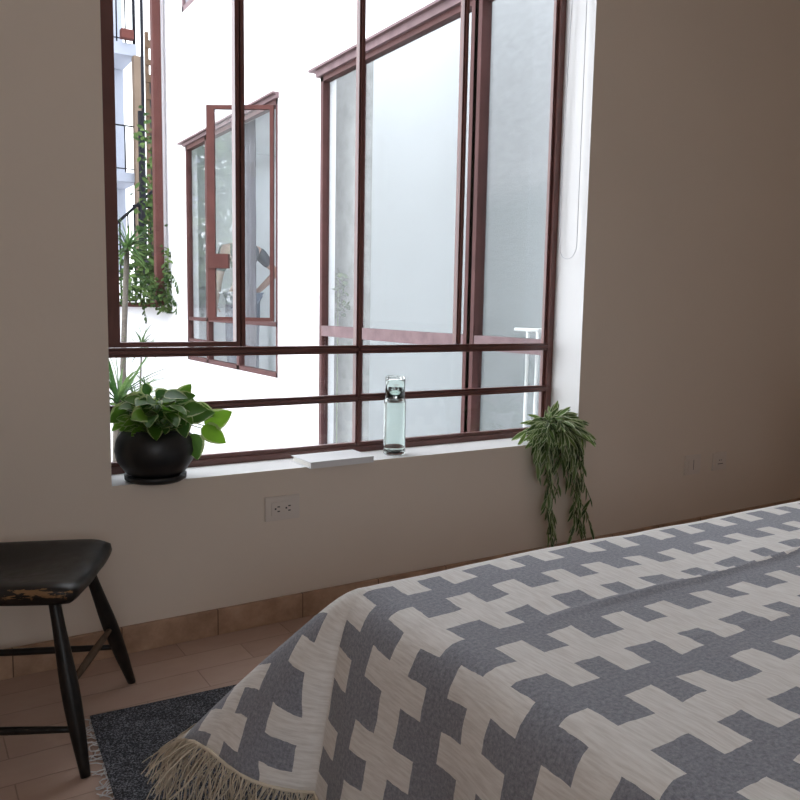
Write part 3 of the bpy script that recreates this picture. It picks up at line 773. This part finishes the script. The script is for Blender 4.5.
# ------------------------------------------------------------------ leaves
def leafmesh(bm, tl, base, d, nrm, length, width, shape='lance', curl=.3, cup=.15, tint=.5, seg=6):
    d = d.normalized(); side = d.cross(nrm).normalized(); up = side.cross(d).normalized()
    ang = 0; cur = Vector(base); step = length / seg; rows = []
    for k in range(seg + 1):
        s = k / seg
        if shape == 'lance': w = math.sin(PI * min(1, s * .92 + .05)) ** .8
        elif shape == 'heart': w = (math.sin(PI * min(1, s ** .62)) ** .75) * (1.0) if s > 0 else .25
        elif shape == 'strap': w = min(1, s * 6 + .5) * (1 - s ** 2.2)
        else: w = math.sin(PI * s) ** .6
        w = max(w, .03) * width / 2
        dd = d * math.cos(ang) - up * math.sin(ang); uu = up * math.cos(ang) + d * math.sin(ang)
        l = bm.verts.new(cur + side * w + uu * cup * w); m = bm.verts.new(cur); r = bm.verts.new(cur - side * w + uu * cup * w)
        rows.append((l, m, r)); cur = cur + dd * step; ang += curl / seg
    for a, b_ in zip(rows, rows[1:]):
        for i in (0, 1):
            f = bm.faces.new((a[i], a[i+1], b_[i+1], b_[i])); f.smooth = True
            for lp in f.loops:
                e = 1.0 if lp.vert in (a[0], a[2], b_[0], b_[2]) else 0.0
                lp[tl] = (tint, e, 0, 1)
def leafbm():
    bm = BM(); return bm, bm.loops.layers.float_color.new('tint')

# pothos in the black bowl ------------------------------------------
PX, PY, PZ = .678, .034, WZ0
pot = thing('potted_pothos', 'leafy green pothos in a round matte black pot on the left end of the sill', 'potted plant', (PX, PY, PZ))
b = BM(); lathe(b, [(0, .012), (.066, .012), (.092, .03), (.117, .066), (.124, .10), (.118, .135), (.098, .165), (.09, .168), (.087, .164), (.09, .15), (0, .148)], (PX, PY, PZ), 56)
part('pot', b, 'black_pot', pot)
b = BM(); lathe(b, [(0, 0), (.082, 0), (.095, .008), (.096, .022), (.091, .023), (.088, .012), (0, .0115)], (PX, PY, PZ), 56)
part('saucer', b, 'black_pot', pot)
b = BM(); lathe(b, [(0, .156), (.089, .153), (.089, .148), (0, .147)], (PX, PY, PZ), 40); part('soil', b, 'soil', pot)
lb, tl = leafbm(); stb = BM()
r1 = random.Random(21)
def pleaf(tip, d, ln, wd, tint, nrm=None, curl=.35):
    base = Vector(tip); root = Vector((PX + r1.uniform(-.05, .05), PY + r1.uniform(-.05, .05), PZ + .152))
    mid = root.lerp(base, .5) + Vector((0, 0, .03))
    tube(stb, [root, mid, base], [.0026, .002, .0016], 5, False)
    leafmesh(lb, tl, base, d, nrm or Vector((0, 0, 1)), ln, wd, 'heart', curl, .22, tint, 8)
for i in range(95):
    a = r1.uniform(0, 2 * PI); rr = r1.uniform(.015, .115); zz = PZ + .165 + r1.uniform(.0, .11) * (1 - (rr / .16) ** 2) + .01
    p = Vector((PX + math.cos(a) * rr, min(.118, PY + math.sin(a) * rr), zz))
    d = Vector((math.cos(a), math.sin(a) * (.7 if math.sin(a) < 0 else .25), r1.uniform(-.5, .35)))
    if p.x < .60 and d.x < -.3: d.x = -.3
    ln = r1.uniform(.05, .085)
    if p.x - ln * max(0, -d.normalized().x) < .548: continue
    if p.y + ln * max(0, d.normalized().y) > .15: d.y = -abs(d.y) * .4
    pleaf(p, d, ln, ln * r1.uniform(.68, .82), r1.choice([.02, .1, .25, .45, .8]), Vector((r1.uniform(-.6, .6), r1.uniform(-1, -.2), .65)))
for i in range(46):   # low rim leaves and small pale new growth
    a = r1.uniform(PI * .95, PI * 2.1); p = Vector((PX + .075 * math.cos(a), PY + .075 * math.sin(a), PZ + .168 + r1.uniform(0, .04)))
    pleaf(p, Vector((math.cos(a), math.sin(a), r1.uniform(-.3, .5))), r1.uniform(.028, .05), r1.uniform(.02, .034), r1.uniform(.5, 1), Vector((r1.uniform(-.5, .5), -.7, .6)))
for (p, d, ln, wd, tt) in (((PX + .155, PY - .03, PZ + .168), (1, -.15, .55), .098, .074, 1.0), ((PX + .135, PY - .05, PZ + .165), (.85, -.3, -.55), .092, .07, .95),
        ((PX + .10, PY - .06, PZ + .15), (.15, -.3, -1), .085, .066, .3), ((PX + .07, PY - .03, PZ + .262), (.6, 0, .7), .06, .045, .5), ((PX + .115, PY - .02, PZ + .225), (.7, -.1, -.2), .08, .062, .25),
        ((PX - .03, PY - .03, PZ + .255), (-.5, -.1, .1), .085, .06, .1), ((PX + .02, PY - .06, PZ + .235), (.3, -.4, -.3), .085, .066, .12), ((PX + .06, PY - .06, PZ + .215), (.1, -.5, -.8), .08, .062, .08)):
    pleaf(p, Vector(d), ln, wd, tt, Vector((-.1, -.85, .5)), .2)
part('stems', stb, 'stem', pot); part('foliage', lb, 'pothos', pot)

# book --------------------------------------------------------------
bk = thing('book', 'white hardcover book lying flat on the window sill', 'book', (1.316, .045, WZ0), math.radians(1.5))
b = bbox((-.128, -.075, 0), (.128, .075, .0022), .0006); bx(b, (-.128, -.075, .0205), (.128, .075, .0227)); bx(b, (-.128, -.0785, 0), (.128, -.075, .0227))
obj('cover', b, 'book', bk); obj('pages', bbox((-.121, -.0745, .0022), (.121, .070, .0205)), 'paper', bk)

# carafe with tumbler -------------------------------------------------
KX, KY = 1.598, .075
cf = thing('carafe', 'clear green glass carafe with an upturned tumbler over its neck on the sill', 'carafe', (KX, KY, WZ0))
b = BM(); R = .0425
prof = [(0, 0), (R * .9, 0), (R, .006), (R, .18), (R * .995, .205), (R * .93, .214), (R * .74, .219), (R * .70, .228), (R * .70, .262), (R * .64, .264), (R * .63, .228), (R * .68, .214), (R * .88, .208), (R * .94, .200), (R * .95, .03), (R * .86, .014), (0, .010)]
lathe(b, prof, (KX, KY, WZ0), 56); part('body', b, 'bottle', cf)
b = BM(); z = .2195; r = R * .90
lathe(b, [(r * .98, z), (r, z + .065), (r * .97, z + .078), (r * .86, z + .084), (0, z + .085), (0, z + .074), (r * .80, z + .072), (r * .90, z + .064), (r * .94, z + .05), (r * .92, z), (r, z)][:-1], (KX, KY, WZ0), 56, True)
part('tumbler', b, 'bottle', cf)

# trailing plant ------------------------------------------------------
TX, TY = 2.335, .055
tp = thing('trailing_plant', 'trailing green houseplant with narrow leaves spilling over the right end of the sill', 'potted plant', (TX, TY, WZ0))
b = BM(); lathe(b, [(0, 0), (.038, 0), (.052, .085), (.056, .088), (.054, .094), (.049, .094), (.046, .08), (0, .078)], (TX, TY, WZ0), 40); part('pot', b, 'white_pot', tp)
lb, tl = leafbm(); stb = BM(); r2_ = random.Random(5)
def vine(pts, n, ln, tints, spread=1.0, droop=.5):
    pts = [Vector(p) for p in pts]; tube(stb, pts, .0018, 5, False)
    tot = sum((b_ - a).length for a, b_ in zip(pts, pts[1:])); 
    for i in range(n):
        s = (i + r2_.random()) / n * tot; acc = 0
        for a, b_ in zip(pts, pts[1:]):
            l = (b_ - a).length
            if acc + l >= s: p = a.lerp(b_, (s - acc) / l); dd = (b_ - a).normalized(); break
            acc += l
        a_ = r2_.uniform(0, 2 * PI); out = Vector((math.cos(a_), math.sin(a_), 0)) * spread
        if p.y > -.03 and p.x > WX1 - .03: out.y = -abs(out.y)
        d = dd * .75 + out * .6 + Vector((0, 0, -droop * .4))
        if p.y > -.05 and p.z < WZ0 + .02: d.y = -abs(d.y) - .05
        L2 = ln * r2_.uniform(.7, 1.15)
        e = p + d.normalized() * L2
        if e.x > WX1 - .012 and e.y > -.008: d.y -= 1.0
        if e.y > .145: d.y = -abs(d.y)
        leafmesh(lb, tl, p, d, Vector((r2_.uniform(-.4, .4), -.8, .6)), L2, L2 * .25, 'lance', r2_.uniform(.1, .5), .3, r2_.choice(tints), 5)
top0 = Vector((TX, TY - .01, WZ0 + .082))
for i in range(40):
    a = r2_.uniform(PI * .8, PI * 2.25); rr = r2_.uniform(.05, .15); h = r2_.uniform(.0, .04)
    e = Vector((TX + math.cos(a) * rr * 1.1 + .03, max(-.10, TY + math.sin(a) * rr * 1.15 - .03), WZ0 + .085 + h * .15 - rr * .35))
    if e.x > WX1 - .03: e.y = min(e.y, -.035)
    m_ = (top0 + e) / 2 + Vector((0, -.012, h))
    vine([top0, m_, e], 13, .085, [.15, .3, .5, .8], .9, .4)
for i in range(12):
    a = r2_.uniform(PI * 1.0, PI * 2.0); e = Vector((TX + math.cos(a) * .12, -.03 + math.sin(a) * .05, WZ0 - r2_.uniform(-.02, .10)))
    vine([top0, (TX + math.cos(a) * .09, TY - .08 + math.sin(a) * .03, WZ0 + .10), e], 15, .085, [.05, .15, .3, .5], .7, .7)
def trail(x0, x1, y, z1, n, seedoff, nl):
    for i in range(n):
        xx = x0 + r2_.gauss(0, .014); zz = z1 + r2_.uniform(-.02, .09)
        pts = [top0, (xx * .6 + TX * .4, -.035, WZ0 + .06), (xx, -.055, WZ0 - .02)]
        k = 5
        for q in range(1, k + 1):
            s = q / k; pts.append((xx + (x1 - x0) * s + r2_.gauss(0, .015), y + r2_.gauss(0, .006), WZ0 - .02 + (zz - WZ0 + .02) * s))
        vine(pts, nl, .066, [.0, .08, .2, .4], .55, .8)
trail(2.285, 2.325, -.055, .11, 4, 0, 22)
trail(2.40, 2.48, -.055, .09, 3, 0, 22)
trail(2.33, 2.36, -.05, .36, 2, 0, 18)
trail(2.44, 2.525, -.055, .12, 2, 0, 18)
part('stems', stb, 'stem', tp); part('foliage', lb, 'trailing', tp)

# roller blind with its pull cord -------------------------------------
rbld = thing('roller_blind', 'white roller blind rolled up above the window, its cord hanging at the right reveal', 'blind', ((WX0 + WX1) / 2, .07, 2.70))
b = BM(); tube(b, [(WX0 + .02, .07, 2.72), (WX1 - .045, .07, 2.72)], .03, 24); part('rolled_fabric', b, 'cord', rbld)
b = BM(); tube(b, [(WX1 - .045, .07, 2.72), (WX1 - .006, .07, 2.72)], .036, 24); bx(b, (WX1 - .008, .03, 2.68), (WX1, .11, 2.78)); part('chain_wheel', b, 'white_pot', rbld); part('bracket', bbox((WX0, .03, 2.68), (WX0 + .02, .11, 2.78)), 'white_pot', rbld)
cpts = [(2.47, .104, 2.72)]
for k in range(1, 12): t = k / 12; cpts.append((2.47, .106 + .036 * math.sin(t * PI * .55), 2.72 - t * 1.30))
for k in range(0, 13):
    a = PI * k / 12; cpts.append((2.47, .086 + .052 * math.cos(a), 1.375 - .055 * math.sin(a)))
for k in range(1, 12): t = k / 12; cpts.append((2.47, .034 + .002 * t, 1.40 + t * 1.32))
cpts.append((2.47, .036, 2.72))
b = BM(); tube(b, cpts, .0019, 6); part('pull_cord', b, 'cord', rbld)

# ------------------------------------------------------------------ beyond the courtyard
bb_ = thing('balcony_building', 'pale blue-white building with two balcony slabs seen through the far opening', 'building', (3.0, 11.5, GZ))
part('wall', bbox((.5, 11.9, GZ), (3.43, 12.1, 6.8)), 'balcony', bb_)
part('balcony_slab', bbox((.5, 11.0, 4.98), (3.43, 11.9, 5.17), .01), 'balcony', bb_)
part('balcony_slab', bbox((.5, 11.0, 3.02), (3.43, 11.9, 3.17), .01), 'balcony', bb_)
part('corner_pillar', bbox((3.36, 10.9, GZ), (3.50, 11.05, 4.97)), 'beige', bb_)
part('door', bbox((2.93, 11.86, 3.17), (3.03, 11.9, 4.9)), 'iron', bb_)
part('door', bbox((3.1, 11.86, 5.17), (3.22, 11.9, 7.2)), 'iron', bb_)
def railing(x0, x1, y, z0, z1, n, label):
    t = thing('railing', label, 'railing', ((x0 + x1) / 2, y, z0))
    for k in range(n):
        x = x0 + (x1 - x0) * k / (n - 1); b = BM(); tube(b, [(x, y, z0), (x, y, z1)], .012 if k < n - 1 else .026, 6); part('baluster', b, 'iron', t)
    b = BM(); tube(b, [(x0, y, z1), (x1, y, z1)], .013, 6); part('top_rail', b, 'iron', t); b = BM(); tube(b, [(x0, y, z0 + .06), (x1, y, z0 + .06)], .010, 6); part('bottom_rail', b, 'iron', t)
railing(2.2, 3.40, 11.03, 5.17, 6.15, 10, 'dark iron railing of the upper balcony beyond the courtyard')
railing(2.2, 3.40, 11.03, 3.17, 3.90, 8, 'dark iron railing of the lower balcony beyond the courtyard')
tag(obj('planter_box', bbox((3.17, 10.86, 5.20), (3.36, 11.0, 5.34), .01), 'brick'), 'brick-red planter box on the upper balcony', 'planter')
b = BM(); tube(b, [(3.19, 9.9, GZ), (3.20, 9.9, 3.9)], .05, 12); part_pole = obj('pole', b, 'iron'); tag(part_pole, 'dark iron pole rising from the courtyard stairs', 'pole')
b = BM(); tube(b, [(3.30, 10.2, GZ), (3.31, 10.2, 7.5)], .025, 8); tag(obj('downpipe', b, 'iron'), 'thin twisted grey pipe beside the balcony building', 'pipe')
# timber scaffold
ts = thing('timber_scaffold', 'weathered timber lattice with cross slats behind the terracotta post', 'scaffold', (3.0, 8.6, GZ))
for x in (2.93, 3.10): part('upright', bbox((x - .02, 8.5, GZ), (x + .02, 8.56, 4.6)), 'timber', ts)
for k in range(14): z = 1.6 + k * .215; part('slat', bbox((2.9, 8.48, z), (3.14, 8.5, z + .07 + .03 * (k % 2))), 'timber', ts)
part('dark_backdrop', bbox((2.96, 8.62, GZ), (3.2, 8.66, 4.0)), 'slot', ts)  # dark sheet added for the shade in the gaps between slats
# stair
stt = thing('iron_stair', 'black iron stair with sloping handrail beyond the far opening', 'stair', (2.6, 8.2, GZ))
b = BM(); tube(b, [(2.25, 8.0, 1.95), (2.93, 8.0, 2.60)], .018, 8); tube(b, [(2.58, 8.0, 2.31), (3.0, 8.0, 2.30)], .016, 8); tube(b, [(2.25, 8.0, 1.25), (2.93, 8.0, 1.9)], .018, 8); part('handrail', b, 'iron', stt)
for x in (2.30, 2.42, 2.52, 2.60, 2.66, 2.80, 2.92): b = BM(); tube(b, [(x, 8.0, GZ), (x, 8.0, 2.0 + (x - 2.3) * .95)], .011, 6); part('baluster', b, 'iron', stt)
for k in range(8): part('step', bbox((2.2 + k * .1, 8.0, .6 + k * .17), (2.32 + k * .1, 8.42, .63 + k * .17)), 'iron', stt)
struct('wall_garden', bbox((1.5, 9.4, GZ), (4.6, 9.5, 1.5)), 'facade')
bm = BM(); 
for k in range(9): bx(bm, (2.3 + k * .06, 9.38, 2.2), (2.32 + k * .06, 9.40, 2.75))
# greenery: ivy in and below the opening
def ivy(label, cluster, n, size, name='ivy', tints=(.1, .3, .5, .8), seed=1, stems=None, mat='ivy', cat='ivy'):
    r = random.Random(seed); lb, tl = leafbm()
    t = thing(name, label, cat, cluster[0][:3])
    for i in range(n):
        cx, cy, cz, sx, sy, sz = r.choice(cluster)
        p = Vector((r.gauss(cx, sx), r.gauss(cy, sy), r.gauss(cz, sz)))
        d = Vector((r.uniform(-1, 1), r.uniform(-1, .6), r.uniform(-1, .5)))
        leafmesh(lb, tl, p, d, Vector((r.uniform(-.5, .5), -.6, .7)), size * r.uniform(.6, 1.3), size * r.uniform(.45, .8), 'oval', .3, .2, r.choice(tints), 4)
    part('foliage', lb, mat, t)
    sb_ = BM()
    for s_ in (stems or [[cluster[0][:3], cluster[-1][:3]]]): tube(sb_, s_, .006, 5, False)
    part('stems', sb_, 'stem', t); return t
ivy('dense ivy climbing the timber lattice beyond the far opening', [(2.75, 7.6, 2.75, .09, .08, .3), (2.78, 7.6, 2.2, .10, .08, .25), (2.66, 7.5, 1.75, .11, .08, .22), (2.72, 7.5, 1.4, .10, .08, .12), (2.55, 7.5, 1.5, .14, .08, .16)], 750, .085, seed=3,
    stems=[[(2.75, 7.6, GZ), (2.74, 7.6, 1.5), (2.78, 7.6, 3.1)]])
ivy('creeping ivy tumbling over the sill of the far opening', [(2.15, 6.46, 1.20, .10, .05, .06), (2.30, 6.46, 1.17, .10, .04, .06), (2.45, 6.46, 1.20, .07, .04, .08), (2.56, 6.44, 1.10, .03, .03, .06), (2.56, 6.45, 1.45, .015, .02, .16), (2.30, 6.46, 1.30, .14, .04, .05)], 330, .06, seed=4,
    stems=[[(2.0, 6.5, 1.12), (2.3, 6.45, 1.14), (2.56, 6.44, 1.15), (2.57, 6.44, 1.7)]])
b, tl = leafbm()
it = thing('ivy', 'thin ivy tendrils hanging against the white wall right of the terracotta post', 'ivy', (2.58, 6.42, 1.3))
r = random.Random(9)
for pts in ([(2.55, 6.44, 1.42), (2.575, 6.3, 1.40), (2.58, 6.15, 1.30), (2.58, 6.10, 1.22)], [(2.55, 6.44, 1.15), (2.575, 6.3, 1.16), (2.58, 6.18, 1.08), (2.58, 6.2, .98)], [(2.3, 6.46, 1.1), (2.31, 6.45, .98), (2.33, 6.45, .9)]):
    sbb = BM(); tube(sbb, pts, .003, 4, False); part('stem', sbb, 'stem', it)
    for k in range(14):
        s = k / 14 * (len(pts) - 1); i = int(s); p = Vector(pts[i]).lerp(Vector(pts[i + 1]), s - i)
        leafmesh(b, tl, p, Vector((-.3, r.uniform(-1, .4), r.uniform(-1, .3))), Vector((-.8, -.3, .4)), .05, .035, 'oval', .3, .2, r.random() * .5, 4)
part('foliage', b, 'ivy', it)

def yucca(base, crown, label, n, ln, wd, seed, name='yucca', tr=.02, tints=(.2, .5, .9), up=.55, extra=None):
    t = thing(name, label, 'plant', base); r = random.Random(seed)
    bs, cr = Vector(base), Vector(crown); sb_ = BM()
    if tr > 0:
        pts = [bs, bs.lerp(cr, .4) + Vector((.02, 0, 0)), bs.lerp(cr, .75) + Vector((-.03, .02, 0)), cr]
        tube(sb_, pts, [tr * 1.3, tr * 1.1, tr, tr * .9], 8)
        part('trunk', sb_, 'trunk', t)
    lb, tl = leafbm()
    for c0 in [cr] + [Vector(e) for e in (extra or [])]:
        if c0 is not cr:
            sb_ = BM(); tube(sb_, [bs.lerp(cr, .55), (bs.lerp(cr, .8) + c0) / 2, c0], [tr, tr * .7, tr * .6], 7); part('branch', sb_, 'trunk', t)
        for i in range(n):
            a = r.uniform(0, 2 * PI); el = r.uniform(-.5, 1.4) if up < .8 else r.uniform(.3, 1.4)
            d = Vector((math.cos(a) * math.cos(el), math.sin(a) * math.cos(el), math.sin(el)))
            leafmesh(lb, tl, c0 + Vector((0, 0, r.uniform(-.06, .03))), d, Vector((0, 0, 1)) if abs(d.z) < .9 else Vector((1, 0, 0)), ln * r.uniform(.7, 1.1), wd, 'strap', r.uniform(.2, .9), .25, r.choice(tints), 6)
    part('foliage', lb, 'strap', t); return t
yucca((1.80, 5.5, GZ), (1.905, 5.5, 1.62), 'tall yucca with a spiky green crown in front of the far courtyard wall', 46, .36, .034, 11, tr=.028)
yucca((.905, 1.55, GZ), (.905, 1.55, .62), 'palm with long pale green strap leaves just outside the left end of the window', 34, .42, .022, 12, tr=.022, up=.9)
yucca((1.02, 1.8, GZ), (1.045, 1.8, .60), 'slender dracaena with a small spiky tuft outside the window behind the potted pothos', 30, .17, .011, 13, 'dracaena', .008, (.3, .6, 1), .5, [(1.20, 2.15, .60), (1.19, 2.2, .86)])

ivy('leafy tree standing past the far opening, seen mirrored in the farther facade window', [(1.45, 8.6, 1.6, .28, .4, .6), (1.35, 8.8, 2.7, .3, .4, .6), (1.2, 9.2, 3.6, .3, .4, .5), (.7, 9.4, 2.4, .35, .4, .9)], 1500, .17, 'tree', seed=15, mat='tree', tints=(.2, .5, .8, 1),
    stems=[[(1.3, 8.8, GZ), (1.3, 8.8, 1.0), (1.25, 8.9, 3.4)]], cat='tree')
# plant added inside the annex for foliage reflected in the pane
ivy('small leafy plant standing in for foliage reflected in the left pane of the larger facade window', [(2.765, 2.78, 1.27, .010, .06, .07), (2.765, 2.78, 1.13, .010, .06, .05)], 60, .06, 'houseplant', seed=7,
    stems=[[(2.765, 2.78, 0), (2.765, 2.78, 1.3)]], cat='plant')
